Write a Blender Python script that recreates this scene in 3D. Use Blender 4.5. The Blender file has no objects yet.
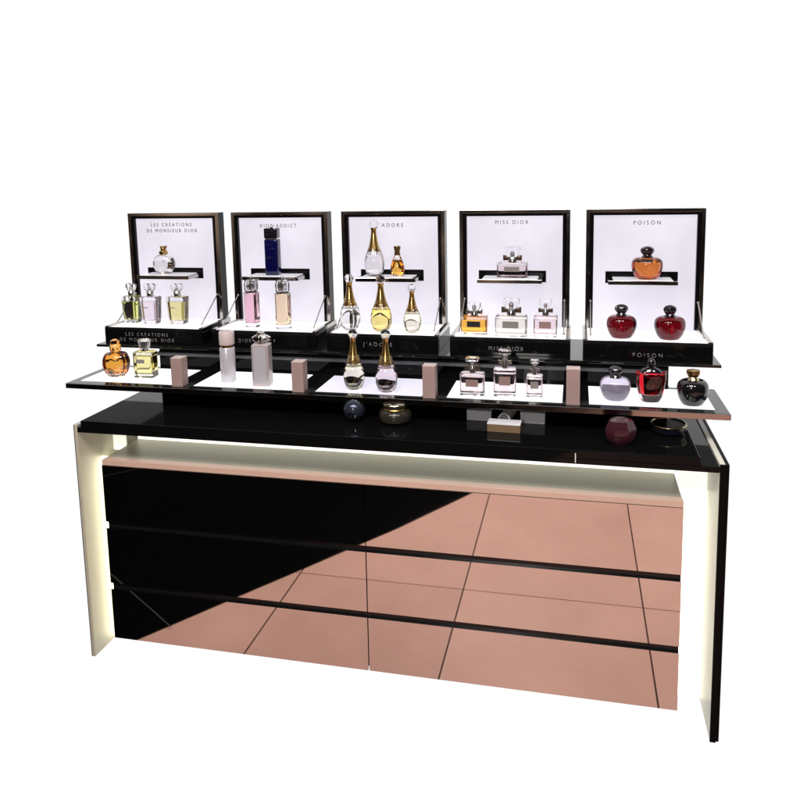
import bpy, bmesh, math, random
from mathutils import Matrix, Vector
random.seed(7)
S = bpy.context.scene
COL = S.collection
PI = math.pi

# ------------------------------------------------------------------ materials
MATS = {}
def pmat(name, color=(.5,.5,.5), rough=.5, metal=0., trans=0., ior=1.45, emit=None, es=0., spec=.5, coat=0., noise=None, bump=0., bscale=200.):
    m = bpy.data.materials.new(name); m.use_nodes = True
    nt = m.node_tree; b = nt.nodes['Principled BSDF']
    b.inputs['Base Color'].default_value = (*color, 1)
    b.inputs['Roughness'].default_value = rough
    b.inputs['Metallic'].default_value = metal
    b.inputs['Transmission Weight'].default_value = trans
    b.inputs['IOR'].default_value = ior
    b.inputs['Specular IOR Level'].default_value = spec
    b.inputs['Coat Weight'].default_value = coat
    if emit:
        b.inputs['Emission Color'].default_value = (*emit, 1)
        b.inputs['Emission Strength'].default_value = es
    tc = nt.nodes.new('ShaderNodeTexCoord')
    if noise:
        scale, amp = noise
        n = nt.nodes.new('ShaderNodeTexNoise'); n.inputs['Scale'].default_value = scale; n.inputs['Detail'].default_value = 5
        nt.links.new(tc.outputs['Object'], n.inputs['Vector'])
        mr = nt.nodes.new('ShaderNodeMapRange')
        mr.inputs['To Min'].default_value = max(0, rough-amp); mr.inputs['To Max'].default_value = rough+amp
        nt.links.new(n.outputs['Fac'], mr.inputs['Value'])
        nt.links.new(mr.outputs['Result'], b.inputs['Roughness'])
        if not trans:
            mx = nt.nodes.new('ShaderNodeMix'); mx.data_type = 'RGBA'
            mx.inputs['A'].default_value = (*[c*.88 for c in color], 1)
            mx.inputs['B'].default_value = (*[min(1, c*1.1) for c in color], 1)
            nt.links.new(n.outputs['Fac'], mx.inputs['Factor'])
            nt.links.new(mx.outputs['Result'], b.inputs['Base Color'])
    if bump:
        n2 = nt.nodes.new('ShaderNodeTexNoise'); n2.inputs['Scale'].default_value = bscale
        nt.links.new(tc.outputs['Object'], n2.inputs['Vector'])
        bp = nt.nodes.new('ShaderNodeBump'); bp.inputs['Strength'].default_value = bump; bp.inputs['Distance'].default_value = .001
        nt.links.new(n2.outputs['Fac'], bp.inputs['Height']); nt.links.new(bp.outputs['Normal'], b.inputs['Normal'])
    MATS[name] = m
    return m

BLACK = pmat('black_gloss_acrylic', (.004,.004,.0045), .045, spec=.15, noise=(9,.02))
BLACKT = pmat('black_gloss_tray', (.006,.007,.006), .06, spec=.75, noise=(9,.02))
BLACKS = pmat('black_satin', (.006,.006,.007), .22, spec=.35, noise=(14,.06))
RAILM = pmat('grey_and_rail_reflection', (.08,.083,.095), .3, noise=(20,.08))
MIRROR = pmat('smoked_mirror', (.60,.60,.60), .018, metal=1, noise=(5,.014), bump=.02, bscale=4.5)
CHROME = pmat('dark_chrome', (.50,.47,.45), .12, metal=1, noise=(30,.05))
STEEL = pmat('polished_steel', (.75,.75,.74), .14, metal=1, noise=(60,.06))
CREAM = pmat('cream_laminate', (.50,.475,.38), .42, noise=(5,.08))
BEIGE = pmat('beige_laminate', (.40,.385,.31), .38, noise=(5,.08))
ROSE = pmat('rose_lacquer_edge', (.62,.43,.35), .3, noise=(8,.06))
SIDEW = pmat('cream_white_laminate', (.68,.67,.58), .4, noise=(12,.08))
GLINTW = pmat('white_seam_glint', (.8,.8,.79), .4, noise=(12,.08))
LEDW = pmat('led_diffuser', (.8,.8,.75), .5, emit=(1,.965,.80), es=2.1, noise=(6,.05))
LEDT = pmat('led_diffuser_top', (.8,.8,.75), .5, emit=(1,.98,.84), es=1.25, noise=(6,.05))
LEDL = pmat('led_diffuser_narrow', (.8,.8,.75), .5, emit=(1,.95,.72), es=6, noise=(6,.05))
FILL = pmat('glowing_filler', (.6,.6,.52), .5, emit=(1,.985,.88), es=.58, noise=(6,.05))  # laminate with emission in place of the LED light it catches
FILLR = pmat('glowing_filler_bright', (.6,.6,.52), .5, emit=(1,.985,.88), es=.92, noise=(6,.05))  # brighter right-hand filler, its glow also put in by emission
BLACKM = pmat('black_edge_laminate', (.004,.004,.004), .4, spec=.06, noise=(12,.05))
LIT = pmat('lit_opal_white', (.35,.35,.36), .25, emit=(1,.985,1), es=1.0, noise=(6,.05))
LITL = pmat('lit_opal_lavender', (.35,.35,.36), .25, emit=(.86,.83,1), es=.78, noise=(6,.05))
LITF = pmat('lit_case_floor', (.35,.35,.36), .25, emit=(1,.97,1), es=.95, noise=(6,.05))
LITB = pmat('lit_back_panel', (.10,.10,.10), .18, emit=(.89,.85,.965), es=.90, noise=(6,.05))
nt_ = LITB.node_tree; n_ = nt_.nodes.new('ShaderNodeTexNoise'); n_.inputs['Scale'].default_value = 5
m_ = nt_.nodes.new('ShaderNodeMapRange'); m_.inputs['From Min'].default_value = .3; m_.inputs['From Max'].default_value = .7; m_.inputs['To Min'].default_value = .78; m_.inputs['To Max'].default_value = .98
t_ = nt_.nodes.new('ShaderNodeTexCoord'); nt_.links.new(t_.outputs['Object'], n_.inputs['Vector']); nt_.links.new(n_.outputs['Fac'], m_.inputs['Value']); nt_.links.new(m_.outputs['Result'], nt_.nodes['Principled BSDF'].inputs['Emission Strength'])
SHELFW = pmat('white_shelf_top_glow', (.75,.75,.78), .12, noise=(12,.04), emit=(.9,.88,1), es=.35)  # white top, brightened by a faint glow put into the material
INKD = pmat('dark_ink', (.008,.008,.01), .5, noise=(40,.1))
INKS = pmat('silver_ink', (.27,.27,.28), .45, noise=(40,.1))
GLASS = pmat('clear_glass', (1,1,1), .01, trans=1, ior=1.47, noise=(40,.006))
GLASSL = pmat('lavender_glass', (.84,.78,.97), .06, trans=.82, ior=1.47, noise=(40,.01))
GLASSR = pmat('red_glass', (.13,.002,.006), .02, trans=1, ior=1.47, noise=(40,.01))
GLASSK = pmat('black_lacquer_glass', (.006,.006,.008), .06, coat=.5, noise=(40,.03))
GLASSA = pmat('amber_glass', (1,.50,.12), .02, trans=1, ior=1.47, noise=(40,.01))
GOLD = pmat('gold_metal', (.62,.42,.16), .22, metal=1, noise=(50,.07))
PALEGOLD = pmat('pale_gold_metal', (.70,.58,.36), .2, metal=1, noise=(50,.07))
BROWNGOLD = pmat('antique_gold', (.33,.21,.08), .3, metal=1, noise=(50,.07))
SILVER = pmat('silver_metal', (.62,.62,.63), .2, metal=1, noise=(50,.07))
CAPK = pmat('black_cap', (.008,.006,.012), .07, noise=(50,.03), coat=.6)
BLUEG = pmat('deep_blue_glass', (.003,.003,.045), .08, noise=(30,.03), coat=.2)
FROST = pmat('frosted_pink_glass', (.56,.54,.59), .28, noise=(5,.06), metal=.25)
FROSTC = pmat('pale_pink_cap', (.62,.52,.52), .3, noise=(30,.08))
FROSTB = pmat('rose_beige_glass', (.44,.385,.39), .22, noise=(5,.06), metal=.15)
CARTON = pmat('rose_beige_card', (.36,.25,.235), .55, noise=(25,.08))
CARTONT = pmat('rose_beige_card_top', (.55,.44,.42), .5, noise=(25,.08))
BOWM = pmat('brown_bow_metal', (.12,.085,.06), .28, metal=.7, noise=(60,.08))
BOWS = pmat('silver_bow_metal', (.45,.44,.42), .25, metal=1, noise=(60,.08))
LABG = pmat('grey_checked_label', (.22,.20,.195), .5, noise=(400,.1))
LABK = pmat('black_label', (.015,.012,.012), .4, noise=(60,.1))
LABR = pmat('brown_label', (.27,.17,.16), .5, noise=(400,.1))
LABW = pmat('pale_label', (.62,.60,.56), .5, noise=(400,.1))
GREYB = pmat('pale_grey_card', (.74,.73,.78), .5, noise=(25,.08))
OCHRE = pmat('ochre_card', (.20,.13,.07), .5, noise=(25,.08))
TUBEW = pmat('white_tube', (.78,.78,.76), .35, noise=(25,.08))
SMOKEG = pmat('smoked_blue_glass', (.05,.06,.085), .2, metal=.6, noise=(25,.05))
JARB = pmat('smoked_taupe_jar', (.028,.023,.018), .2, noise=(25,.05))
MAUVE = pmat('mauve_faceted_glass', (.05,.013,.021), .16, noise=(25,.05))
def liq(name, c): return pmat(name, c, .0, trans=1, ior=1.34, noise=(40,.002))
L_YG = liq('yellow_green_perfume', (.86,.90,.35)); L_PK = liq('pale_pink_perfume', (1,.90,.94))
L_YE = liq('yellow_perfume', (1,.93,.45)); L_ROSE = liq('rose_perfume', (.98,.62,.70))
L_PEACH = liq('peach_perfume', (1,.80,.56)); L_CL = liq('clear_perfume', (.96,.95,.93))
L_SUN = liq('golden_yellow_perfume', (1,.86,.30)); L_PALE = liq('pale_straw_perfume', (1,.97,.80))
L_OR = liq('orange_perfume', (1,.56,.10)); L_AM = liq('amber_perfume', (.80,.25,.05))
L_RED = liq('red_perfume', (.85,.02,.04)); L_CREAM = liq('cream_perfume', (1,.96,.86))
L_DAMB = liq('dark_amber_perfume', (.85,.38,.06)); L_BLUSH = liq('blush_perfume', (1,.86,.86))

# ------------------------------------------------------------------ helpers
def link(name, bm, mat, parent=None, loc=None, bev=0., smooth=True, mats=None):
    me = bpy.data.meshes.new(name)
    bmesh.ops.recalc_face_normals(bm, faces=bm.faces[:])
    bm.to_mesh(me); bm.free()
    for m in (mats or [mat]): me.materials.append(m)
    o = bpy.data.objects.new(name, me); COL.objects.link(o)
    if smooth:
        me.shade_smooth()
        md = o.modifiers.new('edge', 'EDGE_SPLIT'); md.split_angle = math.radians(38)
    if bev:
        b = o.modifiers.new('bevel', 'BEVEL'); b.width = bev; b.segments = 2; b.limit_method = 'ANGLE'
        if smooth: o.modifiers.move(1, 0)
    if parent: o.parent = parent
    if loc: o.location = loc
    return o
def thing(name, label, cat, loc=(0,0,0), rz=0., group=None):
    o = bpy.data.objects.new(name, None); COL.objects.link(o)
    o.empty_display_size = .02; o.location = loc; o.rotation_euler = (0,0,rz)
    o['label'] = label; o['category'] = cat
    if group: o['group'] = group
    return o
def bx(bm, x0, x1, y0, y1, z0, z1):
    v = [bm.verts.new((x,y,z)) for z in (z0,z1) for y in (y0,y1) for x in (x0,x1)]
    for f in ((0,1,3,2),(4,6,7,5),(0,4,5,1),(2,3,7,6),(0,2,6,4),(1,5,7,3)): bm.faces.new([v[i] for i in f])
    return v
def box(name, x0, x1, y0, y1, z0, z1, mat, parent, bev=.0012):
    bm = bmesh.new(); bx(bm, x0,x1,y0,y1,z0,z1)
    return link(name, bm, mat, parent, bev=bev, smooth=False)
def bar(bm, p, q, r, seg=8):
    p = Vector(p); q = Vector(q); d = (q-p); M = d.to_track_quat('Z','Y').to_matrix()
    rings = []
    for c in (p, q):
        rings.append([bm.verts.new(c + M @ Vector((r*math.cos(2*PI*k/seg), r*math.sin(2*PI*k/seg), 0))) for k in range(seg)])
    for k in range(seg): bm.faces.new([rings[0][k], rings[0][(k+1)%seg], rings[1][(k+1)%seg], rings[1][k]])
    bm.faces.new(rings[0]); bm.faces.new(rings[1])
def loft(bm, rings, n=2., seg=40, lobes=None, c=(0,0)):
    """closed solid through super-elliptic rings (rx, ry, z); n=2 round, n=6 rounded square"""
    R = []
    for rx, ry, z in rings:
        L = []
        for k in range(seg):
            t = 2*PI*(k+.5)/seg; ct, st = math.cos(t), math.sin(t)
            f = 1.
            if lobes: f += lobes[1]*math.cos(lobes[0]*t)
            x = math.copysign(abs(ct)**(2/n), ct)*rx*f; y = math.copysign(abs(st)**(2/n), st)*ry*f
            L.append(bm.verts.new((c[0]+x, c[1]+y, z)))
        R.append(L)
    for a, b in zip(R, R[1:]):
        for k in range(seg): bm.faces.new([a[k], a[(k+1)%seg], b[(k+1)%seg], b[k]])
    bm.faces.new(R[0][::-1]); bm.faces.new(R[-1])
def lo(name, rings, mat, parent, n=2., seg=40, lobes=None, c=(0,0)):
    bm = bmesh.new(); loft(bm, rings, n, seg, lobes, c)
    return link(name, bm, mat, parent)
def smoothprof(p, k=4):
    """Catmull-Rom through (r,z) points"""
    out = []
    for i in range(len(p)-1):
        a = p[max(i-1,0)]; b = p[i]; c = p[i+1]; d = p[min(i+2,len(p)-1)]
        for j in range(k):
            t = j/k
            out.append(tuple(.5*((2*b[m])+(-a[m]+c[m])*t+(2*a[m]-5*b[m]+4*c[m]-d[m])*t*t+(-a[m]+3*b[m]-3*c[m]+d[m])*t**3) for m in range(2)))
    out.append(p[-1]); return out
def ball(bm, c, r, sz=1., u=20, v=12):
    loft(bm, [(r*math.sin(PI*i/v) if 0<i<v else r*.02, r*math.sin(PI*i/v) if 0<i<v else r*.02, c[2]-r*sz*math.cos(PI*i/v)) for i in range(v+1)], seg=u, c=(c[0],c[1]))

def body(parent, prof, w, d, h, glass, liquid=None, fill=.8, n=2., bottom=.07, wall=.90, seg=40, lobes=None):
    """prof: (r,z) normalised, r to half width, z to height h"""
    P = smoothprof(prof, 4)
    g = lo('glass_body', [(max(r,.02)*w/2, max(r,.02)*d/2, z*h) for r, z in P], glass, parent, n, seg, lobes)
    if liquid:
        Q = [(r,z) for r, z in P if bottom <= z <= fill]
        rs = [((r*wall)*w/2, (r*wall)*d/2, z*h) for r, z in Q]
        rs = [(rs[0][0]*.8, rs[0][1]*.8, rs[0][2]-.0008)] + rs
        l = lo('liquid', rs, liquid, g, n, seg, lobes)
    return g

# ------------------------------------------------------------------ bottle kinds (origin at base centre)
SQ = [(.90,0),(.97,.015),(1,.06),(1,.5),(1,.90),(.96,.97),(.80,1)]
def amphora(label, loc, h, w, liquid, group, base=.0, capdark=False):
    t = thing('perfume_bottle', label, 'perfume bottle', loc, random.uniform(-.3,.3), group)
    body(t, [(.46,0),(.58,.012),(.80,.10),(.96,.26),(1,.42),(.96,.58),(.86,.74),(.72,.88),(.59,1)], w, w, h*.50, GLASS, liquid, .80, bottom=.10)
    nk = smoothprof([(.66*w/2,.44*h),(.57*w/2,.50*h),(.43*w/2,.60*h),(.32*w/2,.71*h),(.27*w/2,.80*h),(.33*w/2,.865*h)])
    bm = bmesh.new(); loft(bm, [(r,r,z) for r,z in nk])
    k = link('gold_neck', bm, GOLD, t)
    bm = bmesh.new()
    for i in range(6):
        z = (.455+.022*i)*h; r = (.655-.032*i)*w/2
        loft(bm, [(r,r,z-.003*h),(r*1.045,r*1.045,z),(r,r,z+.003*h)], seg=28)
    link('neck_rings', bm, PALEGOLD, k)
    bm = bmesh.new(); ball(bm, (0,0,.925*h), .225*w, 1.)
    s = link('glass_stopper', bm, GLASS, t)
    bm = bmesh.new(); loft(bm, [(.10*w,.10*w,.988*h),(.13*w,.13*w,.993*h),(.09*w,.09*w,1.0*h)], seg=20)
    link('stopper_disc', bm, CAPK if capdark else PALEGOLD, s)
    return t
def bow(parent, z, w, m):
    bm = bmesh.new()
    for s in (-1,1):
        R = []
        for (x, hh, dd) in ((.04,.10,.12),(.30,.17,.2),(.62,.24,.22),(.96,.30,.18),(1.,.26,.14)):
            R.append([bm.verts.new((s*x*w/2, yy*dd*w/2, z+zz*hh*w/2 + x*.04*w)) for yy,zz in ((-1,-1),(1,-1),(1,1),(-1,1))])
        for a,b in zip(R,R[1:]):
            for k in range(4): bm.faces.new([a[k],a[(k+1)%4],b[(k+1)%4],b[k]])
        bm.faces.new(R[0]); bm.faces.new(R[-1])
    ball(bm, (0,-.02*w,z), .12*w, 1., 12, 8)
    return link('bow', bm, m, parent, bev=.0004)
def bow_bottle(label, loc, h, w, d, liquid, labm, group, bowm=None, glass=None, capflat=False, bh=.56):
    t = thing('perfume_bottle', label, 'perfume bottle', loc, random.uniform(-.06,.06), group)
    body(t, SQ, w, d, h*bh, glass or GLASS, liquid, .86, n=9, bottom=.13, wall=.91, seg=48)
    box('label', -w*.25, w*.25, -d/2-.0012, -d/2-.0002, h*bh*.42, h*bh*.74, labm, t, .0002)
    lo('neck', [(.15*w,.15*w,h*bh-.001),(.15*w,.15*w,h*(bh+.07)),(.12*w,.12*w,h*(bh+.14)),(.10*w,.10*w,h*(bh+.20))], SILVER, t, seg=24)
    if capflat:
        s = lo('glass_cap', [(.13*w,.13*w,h*(bh+.19)),(.16*w,.16*w,h*(bh+.25)),(.17*w,.17*w,h*.90),(.28*w,.24*w,h*.92),(.29*w,.25*w,h*.98),(.26*w,.22*w,h)], GLASS, t, 5, 32)
    else:
        s = lo('glass_cap', [(.14*w,.12*w,h*(bh+.16)),(.20*w,.15*w,h*(bh+.24)),(.25*w,.18*w,h*.88),(.26*w,.18*w,h*.94),(.24*w,.16*w,h)], GLASS, t, 6, 32)
    bm = bmesh.new(); ball(bm, (0,0,h*(bh+.27)), .085*w, 1.2, 14, 8); link('cap_core', bm, SILVER, s)
    bow(t, h*(bh+.12), w*.62, bowm or BOWM)
    return t
def knot_bottle(label, loc, h, w, liquid, group, oval=False):
    t = thing('perfume_bottle', label, 'perfume bottle', loc, random.uniform(-.12,.12), group)
    d = w*.72; bh = .68
    body(t, [(.74,0),(.80,.02),(.86,.2),(.93,.6),(.98,.88),(1,.95),(.92,1)], w, d, h*bh, GLASS, liquid, .86, n=7, bottom=.10, wall=.88, seg=48)
    if oval:
        bm = bmesh.new(); M = Matrix.Translation((0,-d/2+.0005,h*bh*.5)) @ Matrix.Rotation(PI/2,4,'X')
        bmesh.ops.create_cone(bm, cap_ends=True, segments=32, radius1=1, radius2=1, depth=.0012, matrix=M @ Matrix.Diagonal((w*.25,h*bh*.31,1,1)))
        link('oval_label', bm, LABK, t)
    else:
        box('label', -w*.24, w*.05, -d*.5-.001, -d*.5, h*bh*.60, h*bh*.63, LABG, t, .0001)
    lo('collar', [(.17*w,.17*w,h*bh-.001),(.19*w,.19*w,h*(bh+.02)),(.17*w,.17*w,h*(bh+.05)),(.20*w,.20*w,h*(bh+.09)),(.16*w,.16*w,h*(bh+.13))], SILVER, t, seg=28)
    bm = bmesh.new(); z = h*(bh+.22)
    for s in (-1,1):
        loft(bm, [(.03*w,.06*w,z-.09*h),(.11*w,.11*w,z-.05*h),(.17*w,.13*w,z+.02*h),(.17*w,.12*w,z+.07*h),(.08*w,.07*w,z+.10*h)], 3, 20, c=(s*.16*w,0))
    ball(bm, (0,0,z-.02*h), .12*w, 1.)
    k = link('knotted_stopper', bm, GLASS, t)
    bm = bmesh.new(); ball(bm, (0,0,z-.05*h), .06*w, 1.1, 12, 8); link('stopper_core', bm, SILVER, k)
    return t
def cylinder_bottle(label, loc, h, w, liquid, group):
    t = thing('perfume_bottle', label, 'perfume bottle', loc, 0, group)
    body(t, [(.92,0),(1,.02),(1,.2),(1,.8),(1,.97),(.9,1)], w, w, h*.68, GLASS, liquid, .96, bottom=.09, wall=.80)
    lo('collar', [(.37*w,.37*w,h*.675),(.40*w,.40*w,h*.685),(.40*w,.40*w,h*.70),(.3*w,.3*w,h*.72)], CAPK, t)
    c = lo('crystal_cap', [(.42*w,.42*w,h*.70),(.46*w,.46*w,h*.74),(.47*w,.47*w,h*.85),(.42*w,.42*w,h*.91),(.26*w,.26*w,h*.93)], GLASS, t, lobes=(8,.05), seg=64)
    bm = bmesh.new(); loft(bm, [(.14*w,.14*w,h*.73),(.2*w,.2*w,h*.80),(.12*w,.12*w,h*.90)], seg=20); ball(bm, (0,0,h*.965), .11*w, 1.2, 14, 8)
    link('cap_core', bm, SILVER, c)
    return t
APPLE = [(.55,0),(.66,.02),(.86,.22),(.98,.48),(1,.66),(.94,.84),(.76,.96),(.50,1.0),(.26,.97)]
def apple(label, loc, h, w, glass, liquid, capm, group, bh=.66, lobes=None, collar=None):
    t = thing('perfume_bottle', label, 'perfume bottle', loc, random.uniform(-.5,.5), group)
    body(t, APPLE, w, w*.92, h*bh, glass, liquid, .80, bottom=.12, wall=.88, lobes=lobes, seg=56)
    lo('collar', [(.16*w,.16*w,h*bh*.95),(.19*w,.19*w,h*bh*1.0),(.15*w,.15*w,h*(bh+.05)),(.13*w,.13*w,h*(bh+.09))], collar or capm, t)
    lo('cap', [(.12*w,.12*w,h*(bh+.07)),(.18*w,.16*w,h*(bh+.12)),(.22*w,.20*w,h*(bh+.19)),(.21*w,.19*w,h*(bh+.26)),(.14*w,.13*w,h*.975),(.04*w,.04*w,h)], capm, t, lobes=(6,.04))
    return t
def carton(loc, h, label):
    t = thing('carton', label, 'carton', loc, 0, 'small rose beige cartons between the tray bottles')
    box('box', -.0150,.0150,-.0150,.0150,0,h-.0006, CARTON, t, .0007)
    box('lid', -.0152,.0152,-.0152,.0152,h-.0006,h+.0006, CARTONT, t, .0003)
    return t

# ------------------------------------------------------------------ floor in front of the counter
def floor_mat():
    m = bpy.data.materials.new('rose_stone_tiles'); m.use_nodes = True; nt = m.node_tree; N = nt.nodes; L = nt.links
    b = N['Principled BSDF']; b.inputs['Roughness'].default_value = .5; b.inputs['Specular IOR Level'].default_value = .15
    tc = N.new('ShaderNodeTexCoord'); sep = N.new('ShaderNodeSeparateXYZ'); L.new(tc.outputs['Object'], sep.inputs[0])
    def mth(op, a, v=None, w=None):
        n = N.new('ShaderNodeMath'); n.operation = op
        for i, q in enumerate((a, v, w)):
            if q is None: continue
            if isinstance(q, (int,float)): n.inputs[i].default_value = q
            else: L.new(q, n.inputs[i])
        return n.outputs[0]
    def line(src, off, size, hw):
        u = mth('FRACT', mth('DIVIDE', mth('ADD', src, -off+size*20), size))
        return mth('LESS_THAN', mth('MINIMUM', u, mth('SUBTRACT', 1, u)), hw/size), mth('FLOOR', mth('DIVIDE', mth('ADD', src, -off+size*20), size))
    gx, ix = line(sep.outputs[0], .172, .632, .0027)
    gy, iy = line(sep.outputs[1], -.930, .95, .0018)
    g = mth('MAXIMUM', gx, gy)
    wn = N.new('ShaderNodeTexWhiteNoise'); wn.noise_dimensions = '2D'
    cb = N.new('ShaderNodeCombineXYZ'); L.new(ix, cb.inputs[0]); L.new(iy, cb.inputs[1]); L.new(cb.outputs[0], wn.inputs['Vector'])
    n = N.new('ShaderNodeTexNoise'); n.inputs['Scale'].default_value = 2.2; n.inputs['Detail'].default_value = 9; n.inputs['Roughness'].default_value = .62; L.new(tc.outputs['Object'], n.inputs['Vector'])
    f = mth('ADD', mth('MULTIPLY', wn.outputs['Value'], .35), mth('MULTIPLY', n.outputs['Fac'], .65))
    mx = N.new('ShaderNodeMix'); mx.data_type = 'RGBA'; L.new(f, mx.inputs['Factor'])
    mx.inputs['A'].default_value = (.47,.25,.196,1); mx.inputs['B'].default_value = (.88,.50,.395,1)
    m2 = N.new('ShaderNodeMix'); m2.data_type = 'RGBA'; L.new(g, m2.inputs['Factor']); L.new(mx.outputs['Result'], m2.inputs['A'])
    m2.inputs['B'].default_value = (.06,.025,.018,1)
    L.new(m2.outputs['Result'], b.inputs['Base Color'])
    return m
FZ = -.300
bm = bmesh.new(); v = [bm.verts.new(p) for p in ((-3.2,-5.2,FZ),(4.2,-5.2,FZ),(4.2,-.34,FZ),(-3.2,-.34,FZ))]; bm.faces.new(v)
o = link('floor', bm, floor_mat(), smooth=False); o['kind'] = 'structure'
CARPET = pmat('black_polished_floor', (.0012,.0012,.0013), .5, spec=.03, noise=(8,.1))
bm = bmesh.new(); v = [bm.verts.new((x,y,FZ+.004)) for x,y in ((-3.2,-5.2),(2.9,-5.2),(.45,-1.345),(-.27,-.34),(-3.2,-.34))]; bm.faces.new(v)
o = link('black_floor_inlay', bm, CARPET, smooth=False); o['kind'] = 'structure'
SEAM = pmat('grey_joint', (.05,.047,.042), .5, noise=(30,.1))
bm = bmesh.new()
for p, q in (((-.60,-.81),(-.13,-.505)), ((-1.9,-.9),(-.9,-1.9))):
    d = Vector((q[0]-p[0], q[1]-p[1])).normalized()*.0022
    v = [bm.verts.new((x,y,FZ+.008)) for x,y in ((p[0]-d.y,p[1]+d.x),(p[0]+d.y,p[1]-d.x),(q[0]+d.y,q[1]-d.x),(q[0]-d.y,q[1]+d.x))]; bm.faces.new(v)
o = link('floor_joints', bm, SEAM, smooth=False); o['kind'] = 'structure'

# ------------------------------------------------------------------ counter
W = 1.5
ct = thing('display_counter', 'long glossy black perfume counter with mirrored drawer fronts and glowing cream sides', 'counter', (0,0,0))
YD = .030
box('side_panel', 0,.008, 0,.56, 0,.612, CREAM, ct, .0008)
sp = box('side_panel', 1.482,1.4935, .0015,.56, 0,.6105, SIDEW, ct, .0008)
box('black_edge_cladding', 1.4935,1.5, 0,.56, 0,.612, BLACKM, sp, .0008)
box('front_edge_strip', 1.4815,1.4933, -.004,.0015, 0,.612, BLACKM, sp, .0006)
box('outer_cladding', -.0022,-.0002, 0,.56, 0,.612, RAILM, ct, .0004)
box('countertop', .0085,1.4812, .0,.56, .5935,.606, BLACK, ct, .0008)
box('top_slab', .020,1.444, -.0015,.53, .6065,.624, BLACK, ct, .0012)
box('joint_glint', 1.1965,1.1985, -.0034,-.0018, .5975,.618, GLINTW, ct, .0003)  # white strip painted for the seam's glint of LED light
# cabinet carcass behind the drawers
box('cabinet_body', .0475,1.4185, .052,.50, .034,.500, BLACKS, ct, .001)
box('cabinet_top', .0470,1.4190, .0535,.1880, .5005,.5135, BEIGE, ct, .001)
box('front_edge_board', .0465,1.4195, .031,.0530, .5005,.5150, ROSE, ct, .0012)
box('light_diffuser', .0470,1.4190, .1885,.195, .49,.593, LEDT, ct, 0)
box('light_diffuser', .0095,.0460, .083,.088, .004,.5, LEDL, ct, 0)
box('upper_filler', .0095,.0460, .135,.14, .5005,.592, FILL, ct, 0)
box('light_diffuser', 1.4200,1.4805, .128,.134, .004,.5, LEDW, ct, 0)
box('upper_filler', 1.4200,1.4805, .128,.134, .5005,.592, FILLR, ct, 0)
xs = [(.0465,.7242),(.7268,1.4195)]
rows = [(.3520,.5000),(.1880,.3360),(.0380,.1720)]
for a, b_ in xs:
    for r0, r1 in rows:
        box('drawer_front', a, b_, YD,.0505, r0, r1, MIRROR, ct, 0)

for g0, g1 in ((.1722,.1878),(.3362,.3518)):
    box('groove_strip', .0480,1.4192, .0370,.0512, g0, g1, BLACKS, ct, .0004)

# ------------------------------------------------------------------ two tier stand on the counter
st = thing('tiered_stand', 'glossy black two tier stand with five lit white squares on its lower tray', 'display stand', (0,0,.624))
def sbox(name, x0,x1,y0,y1,z0,z1,mat,par,bev=.001): 
    o = box(name, x0,x1,y0,y1,z0-.624,z1-.624, mat, par, bev); return o
sbox('back_body', .055,1.415, .305,.50, .6245,.7445, BLACK, st)
sbox('upper_ledge', -.112,1.526, .262,.505, .7450,.7520, BLACKT, st)
sbox('rail', .060,1.410, .280,.3045, .7215,.7310, RAILM, st)  # rail's grey stands in for the lit tray squares mirrored in it
ty = sbox('tray', -.0995,1.5185, .1105,.3045, .6690,.6830, BLACKT, st)
sbox('tray_edge', -.0995,1.5185, .1080,.1100, .6695,.6824, CHROME, ty, .0004)
sbox('tray_edge', 1.5190,1.5205, .1080,.3045, .6695,.6824, STEEL, ty, .0004)
for i in range(5):
    x = -.0749+.3254*i
    sbox('light_panel', x,x+.2658, .1364,.2845, .6831,.6836, LITL if i == 2 else LIT, st, 0)
TZ = .6837

# ------------------------------------------------------------------ lettering
def text(body, cx, z, width, y, mat, parent, cap=.0105, name='lettering', off=.0):
    cu = bpy.data.curves.new('tmp', 'FONT'); cu.body = body; cu.size = 1; cu.space_character = 1.6; cu.offset = off
    to = bpy.data.objects.new('tmp', cu); COL.objects.link(to)
    dg = bpy.context.evaluated_depsgraph_get(); dg.update()
    me = bpy.data.meshes.new_from_object(to.evaluated_get(dg))
    bpy.data.objects.remove(to); bpy.data.curves.remove(cu)
    X = [v.co.x for v in me.vertices]
    hh = .73
    sx = width/(max(X)-min(X)); sz = cap/hh; mx_ = (max(X)+min(X))/2
    for v in me.vertices: v.co = Vector(((v.co.x-mx_)*sx, 0, (v.co.y-hh/2)*sz))
    bm = bmesh.new(); bm.from_mesh(me); bpy.data.meshes.remove(me)
    # a little thickness
    r = bmesh.ops.extrude_face_region(bm, geom=bm.faces[:])
    bmesh.ops.translate(bm, verts=[g for g in r['geom'] if isinstance(g, bmesh.types.BMVert)], vec=(0,-.0005,0))
    o = link(name, bm, mat, parent, smooth=False); o.location = (cx, y, z)
    return o

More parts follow.
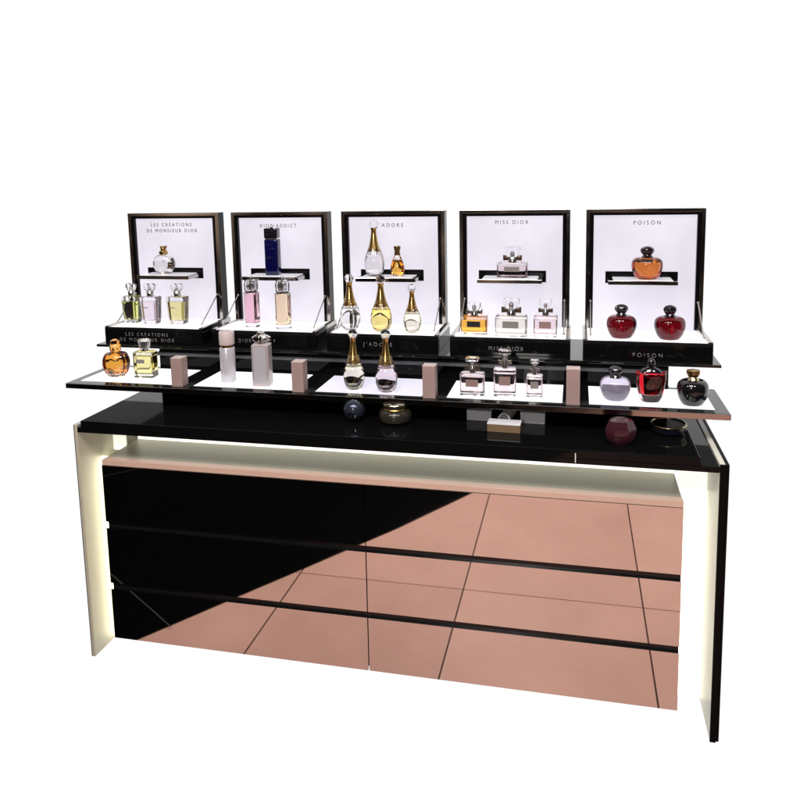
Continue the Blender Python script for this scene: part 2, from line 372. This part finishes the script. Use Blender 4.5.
# ------------------------------------------------------------------ five open display cases
CX0, PITCH, CW = -.1028, .3289, .2992
case_labels = [
 'open display case whose lid reads LES CRÉATIONS, leftmost on the upper shelf',
 'open display case holding the tall dark blue bottle on its small shelf',
 'open display case with two gold necked bottles on its small lid shelf',
 'open display case with three bow tied rectangular bottles on its lit floor',
 'open display case holding two dark red apple shaped bottles, rightmost on the upper shelf']
LT = [[('LES CRÉATIONS',.036,1.0745,.131),('DE MONSIEUR DIOR',.037,1.0570,.162)],
      [('DIOR ADDICT',.370,1.0700,.110)], [("J'ADORE",.696,1.0700,.076)], [('MISS DIOR',1.0275,1.0762,.087)], [('POISON',1.369,1.0730,.066)]]
BT = [[('LES CRÉATIONS',.028,.7775,.130),('DE MONSIEUR DIOR',.028,.7620,.168)],
      [('DIOR ADDICT',.3580,.7690,.106)], [("J'ADORE",.694,.7700,.078)], [('MISS DIOR',1.026,.7695,.086)], [('POISON',1.364,.7640,.068)]]
cases = []
for i in range(5):
    x0 = CX0+PITCH*i; z0 = .7522
    t = thing('display_case', case_labels[i], 'display case', (x0, .291, z0), 0, 'open lidded display cases on the upper shelf')
    def P(x0_,x1_,y0,y1,zz0,zz1,name,mat,par=t,bev=.0008):
        return box(name, x0_-x0, x1_-x0, y0-.291, y1-.291, zz0-z0, zz1-z0, mat, par, bev)
    base = P(x0,x0+CW,.291,.468,z0,.7865,'base',BLACK)
    # raised rim round the lit floor
    P(x0,x0+CW,.2912,.2955,.7866,.7958,'front_rim',BLACKS,base)
    P(x0,x0+.011,.2956,.468,.7866,.7985,'side_rim',CHROME,base)
    P(x0+CW-.011,x0+CW,.2956,.468,.7866,.7985,'side_rim',CHROME,base)
    P(x0+.012,x0+CW-.012,.2956,.4285,.7866,.7945,'lit_floor',LITF,t,0)
    # lid: a shallow tray standing upright
    lx0 = x0+.006; lx1 = lx0+.2888; ya, yb = .4295,.464; fr = .0190
    bm = bmesh.new(); ax = x0; 
    bx(bm, lx0-x0, lx0+fr-x0, ya-.291, yb-.291, .7990-z0, 1.1085-z0)
    bx(bm, lx1-fr-x0, lx1-x0, ya-.291, yb-.291, .7990-z0, 1.1085-z0)
    bx(bm, lx0+fr+.0001-x0, lx1-fr-.0001-x0, ya-.291, yb-.291, 1.0925-z0, 1.1084-z0)
    lid = link('lid_frame', bm, BLACK, t, bev=.001, smooth=False)
    bm = bmesh.new()
    e = .0016
    bx(bm, lx0-x0, lx0-x0+.0095, ya-.291-e, ya-.291-.0002, .80-z0, 1.1085-z0)
    bx(bm, lx1-.0095-x0, lx1-x0, ya-.291-e, ya-.291-.0002, .80-z0, 1.1085-z0)
    bx(bm, lx0+.0096-x0, lx1-.0096-x0, ya-.291-e, ya-.291-.0002, 1.1000-z0, 1.1084-z0)
    link('bright_edge_trim', bm, CHROME, lid, bev=.0004, smooth=False)
    P(lx0+fr+.0001,lx1-fr-.0001,.4400,.4450,.7950,1.0924,'lit_back_panel',LITB,t,0)
    P(lx0+fr-.001,lx1-fr+.001,.4500,.4635,.7950,1.0924,'lid_back',BLACKS,lid)
    px = PITCH*i
    bk = P(px-.047,px+.131,.4365,.4398,.9170,.9480,'shelf_bracket',BLACK,t)
    sh = P(px-.0425,px+.123,.367,.4363,.9225,.9325,'lid_shelf',CHROME,t,.0006)
    P(px-.030,px+.112,.3685,.436,.9326,.9342,'shelf_top',SHELFW,sh,.0003)
    for s, xx in ((0, lx0+.0125),(1, lx1-.0125)):
        bm = bmesh.new(); bar(bm, (xx-x0, ya-.291-.006, .872-z0), (xx-x0, .325-.291, .8035-z0), .0017, 10)
        ball(bm, (xx-x0, ya-.291-.006, .872-z0), .0032, 1., 12, 8); ball(bm, (xx-x0, .325-.291, .803-z0), .0030, 1., 12, 8)
        link('lid_stay', bm, CHROME, t)
    for bo, cx, z, w in LT[i]:
        text(bo, cx-x0, z-z0, w, .4397-.291, INKD, t)
    for bo, cx, z, w in BT[i]:
        text(bo, cx-x0, z-z0, w, .2907-.291, INKS, t, off=-.012)
    cases.append(t)

# ------------------------------------------------------------------ bottles on the small lid shelves
SZ = .9344
G1 = 'bottles on the small shelves in the case lids'
t = thing('perfume_bottle', 'round clear bottle with golden stopper on the shelf of the leftmost case', 'perfume bottle', (.028,.403,SZ), 0, G1)
body(t, [(.40,0),(.55,.03),(.85,.2),(1,.48),(.93,.74),(.66,.93),(.30,1),(.2,1.02)], .068,.040,.056, GLASS, L_CL, .62, bottom=.12)
lo('gold_collar', [(.009,.009,.055),(.012,.012,.058),(.013,.013,.064),(.008,.008,.068)], GOLD, t, lobes=(6,.1))
bm = bmesh.new(); ball(bm, (0,0,.072), .008, 1.); ball(bm, (.008,0,.078), .004); ball(bm, (-.006,0,.077), .004); link('floral_stopper', bm, BROWNGOLD, t)
t = thing('perfume_bottle', 'tall dark blue rectangular bottle with black cap on a lid shelf', 'perfume bottle', (.366,.403,SZ), .04, G1)
lo('glass_body', [(.0185,.0125,0),(.0195,.0135,.002),(.0195,.0135,.098),(.018,.012,.1)], BLUEG, t, 10, 48)
lo('neck_ring', [(.0175,.0115,.1),(.0175,.0115,.1035)], SILVER, t, 10, 48)
lo('cap', [(.019,.013,.1036),(.0195,.0135,.105),(.0195,.0135,.129),(.018,.012,.131)], CAPK, t, 10, 48)
bm = bmesh.new(); ball(bm, (0,0,.134), .004); bar(bm, (-.006,0,.132),(.008,0,.139),.0013); link('cap_ornament', bm, SILVER, t)
amphora('large clear gold necked bottle standing on a lid shelf beside a small amber one', (.660,.403,SZ), .151,.054, L_CL, G1)
t = thing('perfume_bottle', 'small amber bottle with bronze cap on a lid shelf', 'perfume bottle', (.725,.400,SZ), 0, G1)
body(t, [(.55,0),(.7,.02),(.95,.2),(1,.38),(.85,.62),(.55,.88),(.38,1)], .038,.030,.058, GLASS, L_OR, .82, bottom=.10, wall=.92)
lo('bronze_cap', [(.008,.008,.057),(.0085,.0085,.060),(.007,.007,.068),(.0095,.0095,.077),(.0085,.0085,.0815)], BROWNGOLD, t)
bow_bottle('clear bottle with brown bow on the lid shelf above the three bow tied bottles', (1.033,.400,SZ), .080,.078,.036, L_BLUSH, LABG, G1, bh=.50)
apple('round clear bottle of amber perfume with black stopper on a lid shelf', (1.368,.400,SZ), .082,.076, GLASS, L_AM, CAPK, G1, bh=.66)

# ------------------------------------------------------------------ bottles on the lit case floors
CZ = .7947
G2 = 'bottles on the lit floors of the display cases'
knot_bottle('yellow green bottle with black oval label, left in the leftmost case', (-.066,.374,CZ), .114,.052, L_YG, G2, oval=True)
knot_bottle('pale pink bottle with knotted stopper between two yellow ones in the leftmost case', (.000,.366,CZ), .115,.054, L_PK, G2)
knot_bottle('bright yellow bottle with knotted stopper, right in the leftmost case', (.081,.374,CZ), .115,.056, L_YE, G2)
cylinder_bottle('slim rose pink cylinder bottle with faceted crystal cap', (.317,.358,CZ), .142,.042, L_ROSE, G2)
cylinder_bottle('slim peach cylinder bottle with faceted crystal cap', (.415,.344,CZ), .144,.043, L_PEACH, G2)
amphora('clear gold necked bottle, left of three in the middle case', (.603,.352,CZ), .150,.055, L_CL, G2)
amphora('gold necked bottle of bright yellow perfume in the middle case', (.691,.346,CZ), .149,.057, L_SUN, G2, capdark=True)
amphora('smaller gold necked bottle of pale straw perfume, right in the middle case', (.776,.342,CZ), .126,.047, L_PALE, G2)
bow_bottle('squat amber bottle with black label beside two paler bow bottles', (.940,.345,CZ), .080,.068,.034, L_OR, LABK, G2, bowm=BOWS, bh=.58)
bow_bottle('large pale cream rectangular bottle with dark bow, middle of three', (1.036,.330,CZ), .095,.080,.036, L_CREAM, LABG, G2, bh=.56)
bow_bottle('blush pink square bottle with dark bow, right of three in its case', (1.121,.336,CZ), .092,.058,.034, L_BLUSH, LABR, G2, bh=.58)
apple('dark red apple bottle with black stopper, left of the pair in the rightmost case', (1.305,.346,CZ), .083,.072, GLASSR, None, CAPK, G2, lobes=(3,.03))
apple('dark red apple bottle with black stopper, right of the pair in the rightmost case', (1.419,.344,CZ), .083,.074, GLASSR, None, CAPK, G2, lobes=(3,.02))

# ------------------------------------------------------------------ bottles on the lower tray
G3 = 'bottles on the lit lower tray'
t = thing('perfume_bottle', 'globular amber bottle with ribbed shoulders, leftmost on the lower tray', 'perfume bottle', (-.008,.197,TZ), .2, G3)
body(t, [(.50,0),(.62,.02),(.88,.22),(1,.5),(.97,.72),(.78,.92),(.4,1),(.3,1.02)], .072,.060,.066, GLASS, L_DAMB, .95, bottom=.16, wall=.95, lobes=(10,.02), seg=80)
lo('cap', [(.009,.009,.066),(.014,.014,.070),(.015,.015,.080),(.011,.011,.086),(.012,.012,.091),(.011,.011,.096),(.004,.004,.100)], GLASSA, t, lobes=(8,.05), seg=48)
lo('gold_collar', [(.0105,.0105,.064),(.0115,.0115,.066),(.0105,.0105,.0685)], GOLD, t)
t = thing('perfume_bottle', 'rectangular bottle of yellow perfume with ribbed grey cap on the lower tray', 'perfume bottle', (.078,.200,TZ), .05, G3)
body(t, SQ, .056,.034,.070, GLASS, L_YE, .88, n=8, bottom=.12, wall=.90, seg=48)
box('label', -.016,.006,-.0185,-.0173,.040,.050, LABG, t, .0002)
lo('neck', [(.009,.009,.0695),(.009,.009,.077)], SILVER, t)
lo('ribbed_cap', [(.011,.011,.077),(.013,.013,.080),(.015,.015,.094),(.0165,.0165,.098),(.013,.013,.101)], GLASS, t, lobes=(12,.06), seg=72)
t = thing('perfume_bottle', 'slim frosted pink cylinder spray with dark waist band on the lower tray', 'perfume bottle', (.321,.190,TZ), 0, G3)
lo('glass_body', [(.0175,.0175,0),(.019,.019,.003),(.0195,.0195,.088),(.018,.018,.0905)], FROST, t)
lo('waist_band', [(.016,.016,.0905),(.016,.016,.0975)], BROWNGOLD, t)
lo('cap', [(.0185,.0185,.0975),(.0195,.0195,.099),(.0195,.0195,.129),(.018,.018,.132)], FROSTC, t)
t = thing('perfume_bottle', 'tall rose beige rectangular bottle with petal cap on the lower tray', 'perfume bottle', (.424,.172,TZ), .12, G3)
lo('glass_body', [(.0208,.0165,0),(.0222,.018,.003),(.0222,.018,.104),(.019,.0145,.107)], FROSTB, t, 10, 48)
box('front_plate', -.016,.016,-.0193,-.0182,.010,.100, FROST, t, .0003)
lo('neck', [(.010,.010,.1068),(.010,.010,.113)], SILVER, t)
lo('petal_cap', [(.013,.013,.112),(.020,.015,.117),(.022,.016,.124),(.015,.012,.128),(.008,.008,.131),(.009,.009,.136),(.003,.003,.139)], STEEL, t, lobes=(5,.16), seg=60)
amphora('gold necked bottle of pale amber perfume, left of the pair on the lower tray', (.664,.175,TZ), .149,.052, L_PALE, G3, capdark=True)
amphora('gold necked bottle of pale pink perfume, right of the pair on the lower tray', (.749,.165,TZ), .153,.054, L_PK, G3, capdark=True)
bow_bottle('square clear bottle with bronze bow, left of three on the lower tray', (.958,.172,TZ), .089,.058,.032, L_PK, LABR, G3, capflat=True, bh=.60)
bow_bottle('tallest of three clear bottles with flat glass caps on the lower tray', (1.034,.176,TZ), .110,.052,.032, L_PK, LABR, G3, capflat=True, bowm=BOWS, bh=.60)
bow_bottle('small slim clear bottle with flat cap beside a brown carton on the lower tray', (1.103,.178,TZ), .087,.037,.028, L_PK, LABG, G3, capflat=True, bowm=BOWS, bh=.60)
apple('pale lavender apple bottle with black stopper on the lower tray', (1.285,.184,TZ), .078,.069, GLASSL, None, CAPK, G3, bh=.66)
t = thing('perfume_bottle', 'red bottle with thick glass base between lavender and black ones', 'perfume bottle', (1.362,.180,TZ), 0, G3)
body(t, [(.52,0),(.60,.02),(.78,.2),(.94,.55),(1,.88),(.97,.98),(.8,1)], .066,.044,.068, GLASS, L_RED, .97, n=2.6, bottom=.22, wall=.93)
lo('shoulder', [(.026,.017,.0685),(.022,.015,.074),(.012,.011,.079),(.008,.008,.082)], CAPK, t, 2.4)
bm = bmesh.new(); ball(bm, (0,0,.090), .0095, 1.05); link('stopper', bm, CAPK, t)
apple('glossy black apple bottle with golden ball stopper, rightmost on the lower tray', (1.451,.172,TZ), .080,.069, GLASSK, None, BROWNGOLD, G3, bh=.70, collar=PALEGOLD)
for x, h, l in ((.213,.073,'rose beige carton right of the yellow bottle on the lower tray'),
                (.537,.075,'rose beige carton between the rose beige bottle and the gold necked pair'),
                (.862,.077,'rose beige carton right of the two gold necked tray bottles'),
                (1.191,.082,'rose beige carton left of the lavender apple bottle')):
    carton((x,.137,TZ-.0005), h, l)

# ------------------------------------------------------------------ testers on the countertop under the tray
KZ = .6242
t = thing('tester_bottle', 'small smoky blue glass globe lying under the tray left of a gold rimmed jar', 'tester bottle', (.681,.115,KZ), 0)
bm = bmesh.new(); ball(bm, (0,0,.0262), .0262, 1., 28, 16); link('glass_globe', bm, SMOKEG, t)
lo('dark_mouth', [(.010,.0015,-.0075),(.0115,.0020,0),(.010,.0015,.0075)], CAPK, t).location = (.002,-.0255,.018)
t = thing('cream_jar', 'dark round jar with thin gold rimmed lid under the tray', 'jar', (.781,.120,KZ), 0)
lo('jar_body', [(.028,.028,0),(.037,.037,.006),(.040,.040,.018),(.036,.036,.028),(.030,.030,.032)], JARB, t)
lo('gold_band', [(.0295,.0295,.0322),(.031,.031,.034),(.0295,.0295,.036)], BROWNGOLD, t)
lid = lo('lid', [(.028,.028,.0361),(.029,.029,.038),(.029,.029,.045),(.026,.026,.047)], JARB, t)
lo('gold_rim', [(.0295,.0295,.0435),(.0305,.0305,.045),(.0295,.0295,.0465)], PALEGOLD, lid)
def small_box(label, loc, w, d, h, m, top, rz):
    t = thing('sample_box', label, 'sample box', loc, rz, 'small sample boxes on the countertop')
    box('box', -w/2,w/2,-d/2,d/2,0,h*.86, m, t, .0006)
    box('lid', -w/2-.0004,w/2+.0004,-d/2-.0004,d/2+.0004,h*.86+.0002,h, top, t, .0005)
small_box('pale grey sample box left of the white tube under the tray', (.975,.172,KZ), .058,.030,.024, GREYB, GREYB, -.03)
small_box('pale grey sample box right of the white tube under the tray', (1.100,.170,KZ), .056,.030,.026, GREYB, GREYB, -.02)
small_box('sample box with ochre sides and pale lid in front of the white tube', (1.040,.100,KZ), .074,.034,.020, OCHRE, GREYB, -.03)
t = thing('tube', 'short white tube lying between two grey sample boxes', 'tube', (1.036,.165,KZ+.0145), 0)
bm = bmesh.new(); bar(bm, (0,-.034,0),(.010,.045,0),.0142,32); link('barrel', bm, TUBEW, t)
bm = bmesh.new(); bar(bm, (-.0009,-.041,0),(-.0001,-.0345,0),.0118,32); link('dark_cap', bm, RAILM, t)
t = thing('tester_bottle', 'mauve faceted glass bottle standing on the countertop under the lavender bottle', 'tester bottle', (1.291,.055,KZ), .3)
bm = bmesh.new(); loft(bm, [(.018,.014,0),(.030,.022,.012),(.034,.026,.034),(.026,.020,.052),(.016,.012,.056)], 2, 7); link('faceted_body', bm, MAUVE, t)
t = thing('compact', 'round mirrored compact with pale gold rim on the right of the countertop', 'compact', (1.398,.148,KZ), 0)
lo('case', [(.030,.030,0),(.036,.036,.005),(.037,.037,.018)], CAPK, t)
bm = bmesh.new(); R=[]
for k in range(48):
    a = 2*PI*k/48; R.append([bm.verts.new(((.0375+.0023*math.cos(b))*math.cos(a),(.0375+.0023*math.cos(b))*math.sin(a),.0195+.0023*math.sin(b))) for b in [2*PI*j/8 for j in range(8)]])
for k in range(48):
    for j in range(8): bm.faces.new([R[k][j],R[(k+1)%48][j],R[(k+1)%48][(j+1)%8],R[k][(j+1)%8]])
link('gold_rim', bm, PALEGOLD, t)
lo('mirror', [(.0355,.0355,.0182),(.0355,.0355,.0192)], STEEL, t)

# ------------------------------------------------------------------ world: white studio behind, dim shop in front
w = bpy.data.worlds.new('World'); S.world = w; w.use_nodes = True
nt = w.node_tree; N = nt.nodes; L = nt.links; bg = N['Background']
tc = N.new('ShaderNodeTexCoord'); sep = N.new('ShaderNodeSeparateXYZ'); L.new(tc.outputs['Generated'], sep.inputs[0])
mr = N.new('ShaderNodeMapRange'); mr.inputs['From Min'].default_value = -.06; mr.inputs['From Max'].default_value = .10; L.new(sep.outputs[1], mr.inputs['Value'])
n = N.new('ShaderNodeTexNoise'); n.inputs['Scale'].default_value = 13; n.inputs['Detail'].default_value = 2; L.new(tc.outputs['Generated'], n.inputs['Vector'])
cr = N.new('ShaderNodeValToRGB'); L.new(n.outputs['Fac'], cr.inputs['Fac'])
cr.color_ramp.elements[0].position = .60; cr.color_ramp.elements[0].color = (.004,.004,.004,1)
cr.color_ramp.elements[1].position = .67; cr.color_ramp.elements[1].color = (.75,.52,.38,1)  # invented warm blobs, there to give glints in the polished parts
mx = N.new('ShaderNodeMix'); mx.data_type = 'RGBA'; L.new(mr.outputs['Result'], mx.inputs['Factor'])
L.new(cr.outputs['Color'], mx.inputs['A']); mx.inputs['B'].default_value = (1,1,1,1)
L.new(mx.outputs['Result'], bg.inputs['Color']); bg.inputs['Strength'].default_value = 1.02

def area(loc, tgt, size, power, col=(1,1,1), name='added_lamp'):
    l = bpy.data.lights.new(name, 'AREA'); l.shape = 'SQUARE'; l.size = size; l.energy = power; l.color = col
    o = bpy.data.objects.new(name, l); COL.objects.link(o); o.location = loc
    o.rotation_euler = (Vector(tgt)-Vector(loc)).to_track_quat('-Z','Y').to_euler()
    return o
area((.9,-1.9,3.0), (.9,-1.2,-.3), 1.2, 78, (1,.95,.9))  # unseen overhead lamp added to light the tiled floor
area((-.2,-1.6,2.5), (.4,.2,.8), .35, 14, (1,.97,.93))  # unseen left lamp added to light the bottles
area((.8,-3.3,1.75), (.8,.1,.65), .4, 20, (1,.96,.92))  # unseen low fill added to brighten the items under the tray
area((2.0,-1.5,2.5), (1.2,.2,.8), .35, 14, (1,.97,.93))  # unseen right lamp added to light the bottles

# ------------------------------------------------------------------ camera
cam = bpy.data.cameras.new('camera'); co = bpy.data.objects.new('camera', cam); COL.objects.link(co)
Rm = ((0.97620113,-0.21658054,-0.01114596),(0.21611057,0.96722047,0.13334462),(-0.01809925,-0.13257993,0.99100705))
r = Vector([Rm[i][0] for i in range(3)]); f = Vector([Rm[i][1] for i in range(3)]); u = Vector([Rm[i][2] for i in range(3)])
M = Matrix(((r.x,u.x,-f.x,1.19418224),(r.y,u.y,-f.y,-1.52277847),(r.z,u.z,-f.z,1.18836916),(0,0,0,1)))
co.matrix_world = M
cam.sensor_width = 36; cam.lens = 739.4911/800*36
cam.shift_x = (400-411.7528)/800; cam.shift_y = (279.8126-400)/800
cam.clip_start = .05; cam.clip_end = 200
S.camera = co
S.view_settings.view_transform = 'Standard'; S.view_settings.look = 'None'; S.view_settings.exposure = 0; S.view_settings.gamma = 1
S.render.engine = 'CYCLES'
S.cycles.max_bounces = 14; S.cycles.transmission_bounces = 12; S.cycles.glossy_bounces = 6; S.cycles.transparent_max_bounces = 8
S.cycles.caustics_refractive = True; S.cycles.caustics_reflective = True; S.cycles.sample_clamp_indirect = 4
